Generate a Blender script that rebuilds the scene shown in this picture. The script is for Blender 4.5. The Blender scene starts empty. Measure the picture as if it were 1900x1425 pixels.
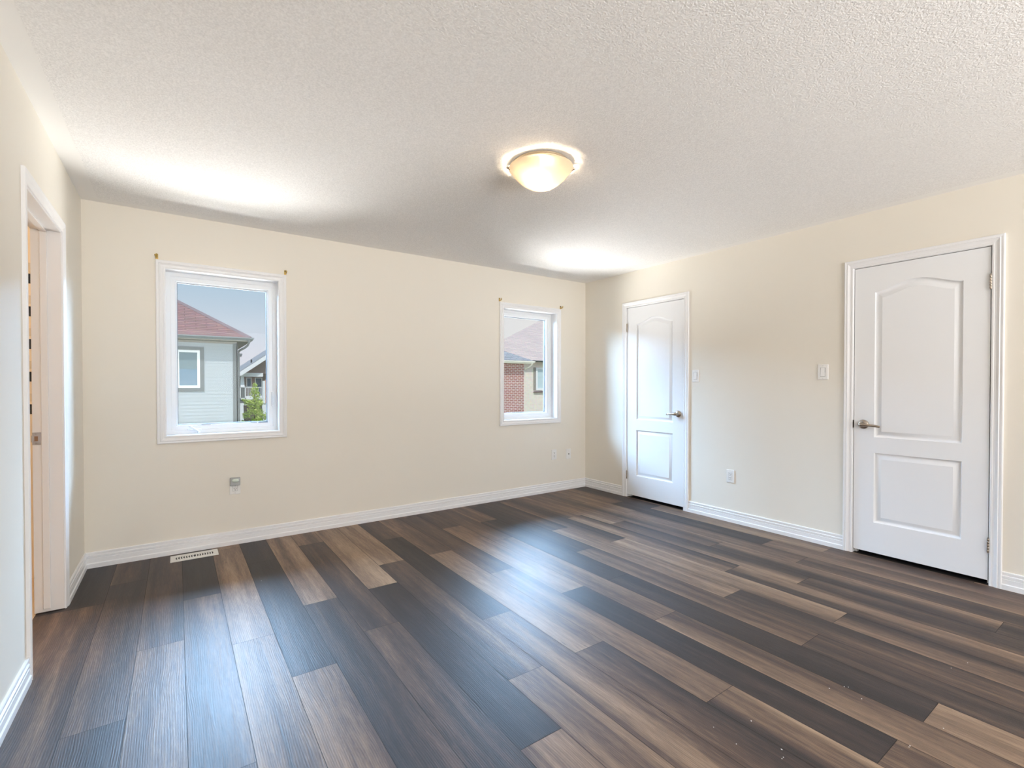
import bpy, bmesh, math, random
from mathutils import Vector, Matrix

S = bpy.context.scene
COL = S.collection
random.seed(7)

# ------------------------------------------------------------------ camera
FPX, YAW, PITCH, ROLL = 887.95, 0.611005, -0.011417, -0.0005
CAM = Vector((0.5083, -4.2094, 1.2127))
fw = Vector((math.sin(YAW) * math.cos(PITCH), math.cos(YAW) * math.cos(PITCH), math.sin(PITCH)))
rt = Vector((math.cos(YAW), -math.sin(YAW), 0))
up = rt.cross(fw)
r2 = rt * math.cos(ROLL) + up * math.sin(ROLL)
u2 = -rt * math.sin(ROLL) + up * math.cos(ROLL)
cam_data = bpy.data.cameras.new('camera')
cam = bpy.data.objects.new('camera', cam_data)
COL.objects.link(cam)
M = Matrix.Identity(4)
for i in range(3):
    M[i][0], M[i][1], M[i][2], M[i][3] = r2[i], u2[i], -fw[i], CAM[i]
cam.matrix_world = M
cam_data.sensor_width = 36.0
cam_data.lens = 36.0 * FPX / 1900.0
cam_data.shift_y = (725.76 - 712.5) / 1900.0
cam_data.clip_start = 0.05
cam_data.clip_end = 500
S.camera = cam

# ------------------------------------------------------------------ view
S.view_settings.view_transform = 'Standard'
S.view_settings.look = 'None'
S.view_settings.gamma = 1.0
S.view_settings.use_curve_mapping = False
S.view_settings.exposure = 0.33
S.cycles.max_bounces = 10
S.cycles.diffuse_bounces = 6
S.cycles.glossy_bounces = 4
S.cycles.transparent_max_bounces = 12
S.cycles.sample_clamp_indirect = 6.0
S.cycles.caustics_reflective = False
S.cycles.caustics_refractive = False

# ------------------------------------------------------------------ sky
world = bpy.data.worlds.new('sky')
S.world = world
world.use_nodes = True
wn, wl = world.node_tree.nodes, world.node_tree.links
wn.clear()
w_out = wn.new('ShaderNodeOutputWorld')
w_bg = wn.new('ShaderNodeBackground')
w_tc = wn.new('ShaderNodeTexCoord')
w_sep = wn.new('ShaderNodeSeparateXYZ')
w_r1 = wn.new('ShaderNodeValToRGB')
w_r2 = wn.new('ShaderNodeValToRGB')
w_mr = wn.new('ShaderNodeMapRange')
w_ma = wn.new('ShaderNodeMapRange')
w_mix = wn.new('ShaderNodeMix')
w_mix.data_type = 'RGBA'
wl.new(w_tc.outputs['Generated'], w_sep.inputs[0])
w_mr.inputs['From Min'].default_value = -0.1
w_mr.inputs['From Max'].default_value = 0.6
wl.new(w_sep.outputs['Z'], w_mr.inputs['Value'])
def set_ramp(node, stops):
    el = node.color_ramp.elements
    while len(el) > 1:
        el.remove(el[-1])
    el[0].position, el[0].color = stops[0][0], (*stops[0][1], 1)
    for p, c in stops[1:]:
        e = el.new(p)
        e.color = (*c, 1)
set_ramp(w_r1, [(0.0, (.36, .37, .34)), (.13, (.40, .40, .39)), (.15, (.58, .575, .62)), (.22, (.55, .56, .62)),
                (.30, (.48, .545, .62)), (.39, (.39, .50, .60)), (1.0, (.26, .40, .62))])
set_ramp(w_r2, [(0.0, (.36, .37, .34)), (.13, (.40, .40, .39)), (.15, (.66, .65, .64)), (.38, (.65, .64, .635)), (1.0, (.50, .58, .70))])
w_ma.inputs['From Min'].default_value = 0.18
w_ma.inputs['From Max'].default_value = 0.6
wl.new(w_sep.outputs['X'], w_ma.inputs['Value'])
wl.new(w_mr.outputs[0], w_r1.inputs[0])
wl.new(w_mr.outputs[0], w_r2.inputs[0])
wl.new(w_ma.outputs[0], w_mix.inputs['Factor'])
wl.new(w_r1.outputs[0], w_mix.inputs['A'])
wl.new(w_r2.outputs[0], w_mix.inputs['B'])
wl.new(w_mix.outputs['Result'], w_bg.inputs['Color'])
# the sky is brighter on the sun's side, behind the viewer
w_my = wn.new('ShaderNodeMapRange')
w_my.inputs['From Min'].default_value = -.5
w_my.inputs['From Max'].default_value = .1
w_my.inputs['To Min'].default_value = 1.35
w_my.inputs['To Max'].default_value = 1.0
wl.new(w_sep.outputs['Y'], w_my.inputs['Value'])
wl.new(w_my.outputs[0], w_bg.inputs['Strength'])
wl.new(w_bg.outputs[0], w_out.inputs[0])

# ------------------------------------------------------------------ sun, daylight and added fill
def light(name, kind, loc, target, energy, color, **kw):
    d = bpy.data.lights.new(name, kind)
    o = bpy.data.objects.new(name, d)
    COL.objects.link(o)
    o.location = loc
    v = Vector(target) - Vector(loc)
    o.rotation_euler = v.to_track_quat('-Z', 'Y').to_euler()
    d.energy, d.color = energy, color
    for k, val in kw.items():
        setattr(d, k, val)
    return o
light('sun', 'SUN', (0, -10, 20), (3.2, -1.0, 8.0), 1.9, (1.0, .95, .86), angle=math.radians(0.6))
# bright sky standing high in front of each window
light('skylight', 'AREA', (0.0, 4.4, 4.2), (0.0, .1, 4.2), 9000, (.41, .67, 1.0), shape='RECTANGLE', size=17.0, size_y=2.8)
# sunlit ground below each window throwing light up
for nm, gx, pw in (('ground_bounce_left', .85, 480), ('ground_bounce_right', 3.7, 640)):
    g_ = light(nm, 'AREA', (gx, 1.4, -1.0), (gx, .1, 1.5), pw, (1.0, .98, .96), shape='RECTANGLE', size=3.2, size_y=2.4)
    g_.rotation_euler = (math.pi, 0, 0)
light('ground_bounce_far', 'AREA', (2.2, 6.2, -2.7), (2.2, .1, 1.5), 2050, (1.0, .985, .965), shape='RECTANGLE', size=9.0, size_y=3.0)
# fill lamps added behind the camera, shining in through an invented rear wall opening
light('rear_fill_low', 'AREA', (1.8, -12.6, -2.6), (1.9, -7.4, 1.7), 1750, (1.0, .985, .965), shape='RECTANGLE', size=9.0, size_y=5.0)
light('rear_fill_front', 'AREA', (2.2, -8.0, 1.45), (2.2, 0, 1.5), 96, (1.0, .985, .965), shape='RECTANGLE', size=3.6, size_y=2.0)

# ------------------------------------------------------------------ material helpers
MATS = {}
def mat(name, color, rough=0.5, metal=0.0, spec=0.5, emit=None, emit_strength=0.0):
    m = bpy.data.materials.new(name)
    m.use_nodes = True
    b = m.node_tree.nodes['Principled BSDF']
    b.inputs['Base Color'].default_value = (*color, 1)
    b.inputs['Roughness'].default_value = rough
    b.inputs['Metallic'].default_value = metal
    b.inputs['Specular IOR Level'].default_value = spec
    if emit:
        b.inputs['Emission Color'].default_value = (*emit, 1)
        b.inputs['Emission Strength'].default_value = emit_strength
    MATS[name] = m
    return m
def nodes_of(m):
    return m.node_tree.nodes, m.node_tree.links, m.node_tree.nodes['Principled BSDF']
def add_noise_bump(m, scale, strength, dist=0.002, detail=3, tint=0.0):
    n, l, b = nodes_of(m)
    tc = n.new('ShaderNodeTexCoord')
    nz = n.new('ShaderNodeTexNoise')
    nz.inputs['Scale'].default_value = scale
    nz.inputs['Detail'].default_value = detail
    bp = n.new('ShaderNodeBump')
    bp.inputs['Strength'].default_value = strength
    bp.inputs['Distance'].default_value = dist
    l.new(tc.outputs['Object'], nz.inputs['Vector'])
    l.new(nz.outputs['Fac'], bp.inputs['Height'])
    l.new(bp.outputs[0], b.inputs['Normal'])
    if tint:
        col = b.inputs['Base Color'].default_value[:3]
        mr = n.new('ShaderNodeMapRange')
        mr.inputs['From Min'].default_value = .3
        mr.inputs['From Max'].default_value = .7
        mr.inputs['To Min'].default_value = 1 - tint
        mr.inputs['To Max'].default_value = 1 + tint * .4
        vm = n.new('ShaderNodeVectorMath')
        vm.operation = 'SCALE'
        vm.inputs[0].default_value = col
        l.new(nz.outputs['Fac'], mr.inputs['Value'])
        l.new(mr.outputs[0], vm.inputs['Scale'])
        l.new(vm.outputs[0], b.inputs['Base Color'])
    return m

WALL = add_noise_bump(mat('cream_wall_paint', (.83, .785, .70), .55, spec=.3), 220, .12, .0006)
CEIL_SMOOTH = mat('smooth_ceiling_paint', (.89, .875, .855), .7, spec=.2)
CEIL = add_noise_bump(mat('stippled_ceiling', (.90, .885, .87), .8, spec=.2), 150, .6, .006, 3, tint=.12)
TRIM = mat('white_trim_paint', (.86, .86, .87), .32, spec=.45)
JAMB = add_noise_bump(mat('worn_white_jamb_paint', (.80, .79, .785), .45), 40, .08, .001)
DOORM = mat('white_door_paint', (.855, .865, .885), .38, spec=.45)
VINYL = mat('white_window_vinyl', (.90, .92, .94), .3, spec=.5)
GASKET = mat('dark_glazing_gasket', (.10, .13, .17), .5)
PLASTIC = mat('white_plate_plastic', (.86, .85, .83), .35)
SLOT = mat('dark_slot', (.02, .02, .02), .6)
NICKEL = mat('satin_nickel', (.46, .40, .34), .26, metal=1.0)
STEEL = mat('dull_steel', (.42, .42, .43), .35, metal=1.0)
BRASS = mat('brass', (.62, .44, .14), .28, metal=1.0)
DARK = mat('dark_screw_head', (.02, .017, .012), .5)
GREYP = mat('grey_night_light_plastic', (.42, .43, .43), .4)
LENS = mat('pale_green_lens', (.66, .74, .66), .25)
CLOSET = mat('unlit_closet_paint', (.25, .24, .22), .9)
BATH = mat('bathroom_paint', (.90, .82, .70), .6)
BATHTILE = mat('beige_bathroom_tile', (.62, .50, .36), .4)
REGISTER = mat('ivory_register_metal', (.82, .80, .75), .4)
FLECK = mat('white_paint_fleck', (.85, .83, .8), .7)
BROWNM = mat('rough_opening_wood', (.28, .16, .09), .7)

def glass_mat():
    m = bpy.data.materials.new('window_glass')
    m.use_nodes = True
    n, l = m.node_tree.nodes, m.node_tree.links
    n.clear()
    o = n.new('ShaderNodeOutputMaterial')
    t = n.new('ShaderNodeBsdfTransparent')
    t.inputs[0].default_value = (.98, .985, .985, 1)
    g = n.new('ShaderNodeBsdfGlossy')
    g.inputs['Roughness'].default_value = .02
    f = n.new('ShaderNodeFresnel')
    f.inputs['IOR'].default_value = 1.18
    x = n.new('ShaderNodeMixShader')
    l.new(f.outputs[0], x.inputs[0])
    l.new(t.outputs[0], x.inputs[1])
    l.new(g.outputs[0], x.inputs[2])
    l.new(x.outputs[0], o.inputs[0])
    return m
GLASS = glass_mat()

def shade_mat():
    m = bpy.data.materials.new('frosted_lamp_glass')
    m.use_nodes = True
    n, l = m.node_tree.nodes, m.node_tree.links
    n.clear()
    o = n.new('ShaderNodeOutputMaterial')
    tr = n.new('ShaderNodeBsdfTranslucent')
    tr.inputs[0].default_value = (.46, .41, .34, 1)
    di = n.new('ShaderNodeBsdfDiffuse')
    di.inputs[0].default_value = (.90, .86, .80, 1)
    tp = n.new('ShaderNodeBsdfTransparent')
    tp.inputs[0].default_value = (1, .95, .88, 1)
    a = n.new('ShaderNodeMixShader')
    a.inputs[0].default_value = .30
    b = n.new('ShaderNodeMixShader')
    b.inputs[0].default_value = .22
    l.new(tr.outputs[0], a.inputs[1])
    l.new(di.outputs[0], a.inputs[2])
    l.new(a.outputs[0], b.inputs[1])
    l.new(tp.outputs[0], b.inputs[2])
    l.new(b.outputs[0], o.inputs[0])
    return m
SHADE = shade_mat()
BULB = mat('lit_bulb', (1, 1, 1), .5, emit=(1.0, .86, .66), emit_strength=4.0)

def floor_mat():
    m = mat('vinyl_plank_wood', (.2, .15, .12), .34, spec=.43)
    n, l, b = nodes_of(m)
    at = n.new('ShaderNodeVertexColor')
    at.layer_name = 'plank'
    sp = n.new('ShaderNodeSeparateColor')
    l.new(at.outputs['Color'], sp.inputs[0])
    tc = n.new('ShaderNodeTexCoord')
    sx = n.new('ShaderNodeSeparateXYZ')
    l.new(tc.outputs['Object'], sx.inputs[0])
    def math_(op, a, bb=None, c=None):
        q = n.new('ShaderNodeMath')
        q.operation = op
        for i, v in enumerate((a, bb, c)):
            if v is None:
                continue
            if isinstance(v, (int, float)):
                q.inputs[i].default_value = v
            else:
                l.new(v, q.inputs[i])
        return q.outputs[0]
    def vec(x, y, z):
        q = n.new('ShaderNodeCombineXYZ')
        for i, v in enumerate((x, y, z)):
            if isinstance(v, (int, float)):
                q.inputs[i].default_value = v
            else:
                l.new(v, q.inputs[i])
        return q.outputs[0]
    def noise(v, scale, detail=4, rough=.55, dist=0.0):
        q = n.new('ShaderNodeTexNoise')
        q.inputs['Scale'].default_value = scale
        q.inputs['Detail'].default_value = detail
        q.inputs['Roughness'].default_value = rough
        q.inputs['Distortion'].default_value = dist
        l.new(v, q.inputs['Vector'])
        return q.outputs['Fac']
    R, G, B = sp.outputs[0], sp.outputs[1], sp.outputs[2]
    px, py = sx.outputs[0], sx.outputs[1]
    off = math_('MULTIPLY', G, 57.0)
    # broad streaks running the length of a board
    broad = noise(vec(math_('ADD', math_('MULTIPLY', px, 11.0), off), math_('MULTIPLY_ADD', py, .55, off), 0.0), 1.0, 2, .5, .25)
    # mid grain
    mid = noise(vec(math_('MULTIPLY_ADD', px, 55.0, off), math_('MULTIPLY_ADD', py, 3.0, off), 0.0), 1.0, 5, .65, .5)
    # the figure wanders sideways along the board
    warp = noise(vec(math_('MULTIPLY_ADD', px, 7.0, off), math_('MULTIPLY_ADD', py, 2.4, off), 1.0), 1.0, 1, .5)
    pw = math_('MULTIPLY_ADD', math_('SUBTRACT', warp, .5), .034, px)
    # fine pores
    fine = noise(vec(math_('MULTIPLY_ADD', pw, 240.0, off), math_('MULTIPLY_ADD', py, 11.0, off), 0.0), 1.0, 4, .7, .3)
    # embossed cathedral figure
    wv = n.new('ShaderNodeTexWave')
    wv.wave_type = 'BANDS'
    wv.bands_direction = 'X'
    wv.inputs['Scale'].default_value = 1.0
    wv.inputs['Distortion'].default_value = 3.5
    wv.inputs['Detail'].default_value = 3.0
    wv.inputs['Detail Scale'].default_value = .7
    l.new(vec(math_('MULTIPLY_ADD', pw, 44.0, off), math_('MULTIPLY_ADD', py, 1.4, off), 0.0), wv.inputs['Vector'])
    t = math_('ADD', R, math_('MULTIPLY', math_('SUBTRACT', broad, .5), 0.95))
    t = math_('ADD', t, math_('MULTIPLY', math_('SUBTRACT', mid, .5), 0.55))
    t = math_('ADD', t, math_('MULTIPLY', math_('SUBTRACT', fine, .5), 0.34))
    rag = noise(vec(math_('MULTIPLY_ADD', pw, 60.0, off), math_('MULTIPLY_ADD', py, 9.0, off), 5.0), 1.0, 6, .78, .4)
    t = math_('ADD', t, math_('MULTIPLY', math_('SUBTRACT', rag, .5), 0.42))
    t = math_('ADD', t, math_('MULTIPLY', math_('SUBTRACT', wv.outputs['Fac'], .5), 0.07))
    crk = noise(vec(math_('MULTIPLY_ADD', px, 30.0, off), math_('MULTIPLY_ADD', py, 2.6, off), 3.0), 1.0, 6, .7, .8)
    mr = n.new('ShaderNodeMapRange')
    mr.inputs['From Min'].default_value = .66
    mr.inputs['From Max'].default_value = .76
    mr.inputs['To Min'].default_value = 0
    mr.inputs['To Max'].default_value = .55
    l.new(crk, mr.inputs['Value'])
    t = math_('SUBTRACT', t, mr.outputs[0])
    ramp = n.new('ShaderNodeValToRGB')
    set_ramp(ramp, [(0.0, (.022, .0165, .0165)), (.22, (.043, .030, .027)), (.45, (.102, .063, .046)), (.68, (.215, .140, .092)), (1.0, (.42, .29, .19))])
    l.new(t, ramp.inputs[0])
    l.new(ramp.outputs[0], b.inputs['Base Color'])
    bp = n.new('ShaderNodeBump')
    bp.inputs['Strength'].default_value = .6
    bp.inputs['Distance'].default_value = .0014
    h = math_('ADD', math_('MULTIPLY', fine, .7), math_('ADD', math_('MULTIPLY', mid, .8), math_('MULTIPLY', wv.outputs['Fac'], .16)))
    l.new(h, bp.inputs['Height'])
    l.new(bp.outputs[0], b.inputs['Normal'])
    rr = n.new('ShaderNodeMapRange')
    rr.inputs['To Min'].default_value = .40
    rr.inputs['To Max'].default_value = .54
    l.new(mid, rr.inputs['Value'])
    l.new(rr.outputs[0], b.inputs['Roughness'])
    return m
FLOOR = floor_mat()
FLOORGAP = mat('dark_plank_joint', (.018, .015, .014), .7)

def brick_mat(name, c1, c2, mortar, bw, rh, ms, axis='XZ', rough=.85):
    m = mat(name, c1, rough, spec=.2)
    n, l, b = nodes_of(m)
    tc = n.new('ShaderNodeTexCoord')
    sp = n.new('ShaderNodeSeparateXYZ')
    cb = n.new('ShaderNodeCombineXYZ')
    l.new(tc.outputs['Object'], sp.inputs[0])
    l.new(sp.outputs[axis[0]], cb.inputs[0])
    l.new(sp.outputs[axis[1]], cb.inputs[1])
    br = n.new('ShaderNodeTexBrick')
    br.inputs['Color1'].default_value = (*c1, 1)
    br.inputs['Color2'].default_value = (*c2, 1)
    br.inputs['Mortar'].default_value = (*mortar, 1)
    br.inputs['Scale'].default_value = 1.0
    br.inputs['Brick Width'].default_value = bw
    br.inputs['Row Height'].default_value = rh
    br.inputs['Mortar Size'].default_value = ms
    l.new(cb.outputs[0], br.inputs['Vector'])
    nz = n.new('ShaderNodeTexNoise')
    nz.inputs['Scale'].default_value = 6
    nz.inputs['Detail'].default_value = 4
    l.new(tc.outputs['Object'], nz.inputs['Vector'])
    mx = n.new('ShaderNodeMix')
    mx.data_type = 'RGBA'
    mx.blend_type = 'MULTIPLY'
    mx.inputs['Factor'].default_value = .25
    l.new(br.outputs['Color'], mx.inputs['A'])
    l.new(nz.outputs['Color'], mx.inputs['B'])
    l.new(mx.outputs['Result'], b.inputs['Base Color'])
    return m
SIDING = mat('pale_blue_grey_vinyl_siding', (.37, .40, .42), .6)
GREYTRIM = mat('taupe_exterior_trim', (.155, .165, .165), .6)
SOFFIT = mat('taupe_soffit', (.30, .275, .24), .7)
GUTTER = mat('grey_gutter', (.17, .185, .19), .5)
WHITEX = mat('white_exterior_trim', (.80, .81, .82), .6)
CREAMX = mat('cream_gutter_aluminium', (.80, .775, .71), .5)
RED_SHINGLE = brick_mat('red_brown_shingles', (.40, .25, .235), (.32, .205, .20), (.20, .125, .125), .55, .062, .008)
TAN_SHINGLE = brick_mat('weathered_brown_shingles', (.78, .66, .60), (.66, .56, .53), (.50, .42, .41), .60, .080, .012)
GREY_SHINGLE = brick_mat('blue_grey_shingles', (.50, .53, .57), (.42, .45, .49), (.25, .27, .30), .33, .075, .012)
RED_BRICK = brick_mat('red_brick', (.43, .21, .18), (.34, .165, .15), (.68, .60, .57), .215, .076, .010)
STONE = brick_mat('pale_stone_cladding', (.90, .82, .72), (.84, .75, .66), (.86, .80, .73), .31, .11, .012)
BROWN_BRICK = brick_mat('brown_brick', (.34, .23, .20), (.28, .19, .16), (.45, .38, .34), .22, .078, .012)
XGLASS = mat('neighbour_window_glass', (.10, .165, .22), .25, spec=.3)
BLIND = mat('pale_window_blind', (.15, .205, .225), .6)
LEAF = mat('fresh_green_leaves', (.36, .52, .09), .55)
LEAF2 = mat('yellow_green_leaves', (.60, .70, .20), .55)
BARK = mat('brown_bark', (.13, .09, .06), .9)
LAWN = add_noise_bump(mat('lawn_grass', (.10, .17, .05), .9), 8, .5, .05, 5, .3)
ORANGEB = mat('orange_brick_pier', (.62, .30, .19), .8)

# ------------------------------------------------------------------ object helpers
def wloc(o):
    v = Vector((0, 0, 0))
    while o:
        v += o.location
        o = o.parent
    return v
def tag(o, label=None, cat=None, group=None, kind=None):
    if label: o['label'] = label
    if cat: o['category'] = cat
    if group: o['group'] = group
    if kind: o['kind'] = kind
    return o
def empty(name, loc, parent=None, **kw):
    o = bpy.data.objects.new(name, None)
    COL.objects.link(o)
    o.empty_display_size = .1
    o.parent = parent
    o.location = Vector(loc) - (wloc(parent) if parent else Vector((0, 0, 0)))
    return tag(o, **kw)

class MB:
    """collects shapes in world coordinates and links them as one mesh object"""
    def __init__(self):
        self.v, self.f, self.m = [], [], []
        self.mi = 0
    def add(self, verts, faces):
        b = len(self.v)
        self.v += [Vector(p) for p in verts]
        self.f += [[b + i for i in f] for f in faces]
        self.m += [self.mi] * len(faces)
    def box(self, x0, x1, y0, y1, z0, z1):
        x0, x1 = sorted((x0, x1)); y0, y1 = sorted((y0, y1)); z0, z1 = sorted((z0, z1))
        p = [(x, y, z) for x in (x0, x1) for y in (y0, y1) for z in (z0, z1)]
        self.add(p, [(0, 1, 3, 2), (4, 6, 7, 5), (0, 4, 5, 1), (2, 3, 7, 6), (0, 2, 6, 4), (1, 5, 7, 3)])
    def loft(self, rings, close=True, cap=True):
        n = len(rings[0])
        b = []
        for r in rings: b += list(r)
        F = []
        for i in range(len(rings) - 1):
            for j in range(n if close else n - 1):
                k = (j + 1) % n
                F.append((i * n + j, i * n + k, (i + 1) * n + k, (i + 1) * n + j))
        if cap and close:
            F.append(tuple(range(n - 1, -1, -1)))
            F.append(tuple((len(rings) - 1) * n + j for j in range(n)))
        self.add(b, F)
    def tube(self, pts, rad, n=10, cap=True):
        pts = [Vector(p) for p in pts]
        rads = rad if isinstance(rad, (list, tuple)) else [rad] * len(pts)
        rings = []
        for i, p in enumerate(pts):
            a = pts[max(i - 1, 0)]; c = pts[min(i + 1, len(pts) - 1)]
            t = (c - a).normalized()
            h = Vector((0, 0, 1)) if abs(t.z) < .9 else Vector((1, 0, 0))
            s = t.cross(h).normalized(); u = s.cross(t)
            r = rads[i]
            ra, rb = r if isinstance(r, tuple) else (r, r)
            rings.append([p + s * ra * math.cos(2 * math.pi * k / n) + u * rb * math.sin(2 * math.pi * k / n) for k in range(n)])
        self.loft(rings, True, cap)
    def lathe(self, origin, axis, prof, n=32, cap=False):
        o, a = Vector(origin), Vector(axis).normalized()
        h = Vector((0, 0, 1)) if abs(a.z) < .9 else Vector((1, 0, 0))
        s = a.cross(h).normalized(); u = s.cross(a)
        rings = [[o + a * d + (s * math.cos(2 * math.pi * k / n) + u * math.sin(2 * math.pi * k / n)) * max(r, 1e-4) for k in range(n)] for r, d in prof]
        self.loft(rings, True, cap)
    def build(self, name, mats, parent=None, origin=None, smooth=False, bevel=0.0, seg=2, **kw):
        if not isinstance(mats, (list, tuple)): mats = [mats]
        org = wloc(parent) if parent else Vector(origin) if origin is not None else Vector((0, 0, 0))
        bm = bmesh.new()
        vs = [bm.verts.new(p - org) for p in self.v]
        for f, mi in zip(self.f, self.m):
            try:
                q = bm.faces.new([vs[i] for i in f])
                q.material_index = mi
                q.smooth = smooth
            except ValueError:
                pass
        bmesh.ops.recalc_face_normals(bm, faces=bm.faces)
        me = bpy.data.meshes.new(name)
        bm.to_mesh(me)
        bm.free()
        for x in mats: me.materials.append(x)
        o = bpy.data.objects.new(name, me)
        COL.objects.link(o)
        if parent: o.parent = parent
        else: o.location = org
        if bevel:
            md = o.modifiers.new('bevel', 'BEVEL')
            md.width = bevel; md.segments = seg; md.limit_method = 'ANGLE'; md.angle_limit = math.radians(40)
            md.harden_normals = False
        if smooth:
            for p in me.polygons: p.use_smooth = True
            md = o.modifiers.new('edges', 'EDGE_SPLIT')
            md.split_angle = math.radians(35)
        return tag(o, **kw)

# ------------------------------------------------------------------ room dimensions
W, H = 4.534, 2.44
Y_REAR = -7.4
WIN = {1: (.447, 1.178, .856, 2.047), 2: (3.351, 4.083, .843, 2.038)}
DOOR = {1: (-1.361, -.655), 2: (-3.496, -2.790)}     # slab y-range
DZ0, DZ1 = .030, 2.051
OY0, OY1, OZ = -1.43, -.692, 2.040                    # left doorway clear opening

# ------------------------------------------------------------------ floor
PW, PX0, PL = .1810, .168, 1.5375
JOINT = {-3: -.4, -2: -1.04, -1: -.73, 0: -1.985, 1: -1.45, 2: -.945, 3: -1.635, 4: -2.065, 5: -1.40, 6: -.33, 7: -1.395, 8: -1.06,
         9: -.565, 10: -1.07, 11: -1.61, 12: -.56, 13: -1.08, 14: -2.12, 15: -1.63, 16: -1.135, 17: -1.62, 18: -2.46, 19: -1.285,
         20: -2.12, 21: -2.65, 22: -2.32, 23: -2.665, 24: -1.9, 25: -.9, 26: -1.5, 27: -2.2}
D, K, MD, LM, T = .02, .20, .38, .58, .80            # dark ... tan
TONE = {  # (row, board from the far wall): tone at left edge, tone at right edge
 (-1, 0): (D, D), (-1, 1): (.45, .40), (-2, 0): (D, D), (-2, 1): (.45, .5), (0, 0): (.42, .20), (0, 1): (.42, .20), (0, 2): (.25, .12), (1, 0): (.40, .22), (1, 1): (.55, .55),
 (2, 0): (D, D), (2, 1): (.36, .50), (2, 2): (.5, .5), (3, 0): (.70, .62), (3, 1): (.70, .62), (3, 2): (.60, .50), (4, 0): (D, .06), (4, 1): (D, .06), (4, 2): (.62, .5),
 (5, 0): (.72, .62), (5, 1): (.18, .30), (6, 0): (.70, .6), (6, 1): (.30, .22), (6, 2): (.25, .3), (7, 0): (.62, .74), (7, 1): (D, .08), (7, 2): (.5, .62),
 (8, 0): (.70, .66), (8, 1): (.16, .42), (8, 2): (.58, .60), (9, 0): (.25, .3), (9, 1): (.10, .14), (9, 2): (.62, .55), (10, 0): (.48, .36),
 (10, 1): (.70, .60), (10, 2): (.40, .26), (11, 0): (.40, .30), (11, 1): (.40, .30), (11, 2): (.60, .55), (11, 3): (.18, .72), (12, 0): (.20, .24),
 (12, 1): (.66, .58), (12, 2): (.10, .06), (12, 3): (.55, .5), (13, 0): (.42, .4), (13, 1): (.50, .5), (13, 2): (.64, .34),
 (14, 0): (.5, .4), (14, 1): (.10, .06), (14, 2): (.10, .14), (14, 3): (.72, .6), (15, 0): (.2, .2), (15, 1): (.06, .12), (15, 2): (.60, .34), (15, 3): (.34, .2),
 (16, 0): (.30, .22), (16, 1): (.66, .60), (16, 2): (.34, .24), (17, 0): (.4, .2), (17, 1): (.5, .10), (17, 2): (.58, .68), (17, 3): (.66, .05),
 (18, 0): (.4, .6), (18, 1): (.66, .20), (18, 2): (.16, .66), (19, 0): (.62, .5), (19, 1): (.62, .12), (19, 2): (.34, .24),
 (20, 0): (.5, .34), (20, 1): (.30, .50), (20, 2): (.18, .60), (20, 3): (.3, .3), (21, 0): (.5, .6), (21, 1): (.62, .36), (21, 2): (.28, .36),
 (22, 0): (.58, .5), (22, 1): (.06, .04), (22, 2): (.66, .42), (23, 0): (.16, .2), (23, 1): (.60, .54), (23, 2): (.52, .34), (24, 0): (.3, .3), (24, 1): (.58, .50), (24, 2): (.5, .5)}
def build_floor():
    bm = bmesh.new()
    cl = bm.loops.layers.float_color.new('plank')
    rnd = random.Random(3)
    g = .0010
    for row in range(-1, 25):
        x0 = PX0 + PW * row
        x1 = x0 + PW
        xa, xb = max(x0, -.001), min(x1, W + .001)
        if row == -1: xa = -.113           # runs on under the doorway threshold
        if xb - xa < .003: continue
        cuts = [0.0]
        y = JOINT[row]
        while y + PL < -.03: y += PL
        while y > Y_REAR:
            cuts.append(y); y -= PL
        cuts.append(Y_REAR)
        for j in range(len(cuts) - 1):
            ya, yb = cuts[j] - g, cuts[j + 1] + g
            ta, tb = TONE.get((row, j), (rnd.uniform(.05, .7), rnd.uniform(.1, .7)))
            rv = rnd.random()
            segs = [(xa + g, xb - g)]
            if row == -1:
                segs = [(xa, xb - g)]
            for sa, sb in segs:
                q = [bm.verts.new(p) for p in ((sa, yb, 0), (sb, yb, 0), (sb, ya, 0), (sa, ya, 0))]
                f = bm.faces.new(q)
                for lp, (tn, u) in zip(f.loops, ((ta, 0), (tb, 1), (tb, 1), (ta, 0))):
                    lp[cl] = (tn, rv, u, 1)
                f.material_index = 0
    q = [bm.verts.new(p) for p in ((-.113, Y_REAR, -.0012), (W + .12, Y_REAR, -.0012), (W + .12, .2, -.0012), (-.113, .2, -.0012))]
    f = bm.faces.new(q); f.material_index = 1
    q2 = [bm.verts.new(p) for p in ((-.113, Y_REAR, -.12), (W + .12, Y_REAR, -.12), (W + .12, .2, -.12), (-.113, .2, -.12))]
    f2 = bm.faces.new(q2[::-1]); f2.material_index = 1
    for i in range(4):
        k = (i + 1) % 4
        ff = bm.faces.new((q[i], q2[i], q2[k], q[k])); ff.material_index = 1
    me = bpy.data.meshes.new('floor')
    bm.to_mesh(me); bm.free()
    me.materials.append(FLOOR); me.materials.append(FLOORGAP)
    o = bpy.data.objects.new('floor', me)
    COL.objects.link(o)
    return tag(o, 'wood plank floor of mixed dark brown and tan boards', 'floor', kind='structure')
build_floor()

# ------------------------------------------------------------------ ceiling
b = MB()
e = .092
b.box(-.13, W + .13, Y_REAR - .15, .2, H, H + .2)
b.mi = 1
b.box(e, W - e, Y_REAR + e, -e, H - .003, H + .002)
b.build('ceiling', [CEIL_SMOOTH, CEIL], label='white stippled ceiling with a smooth painted border', cat='ceiling', kind='structure')

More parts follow.
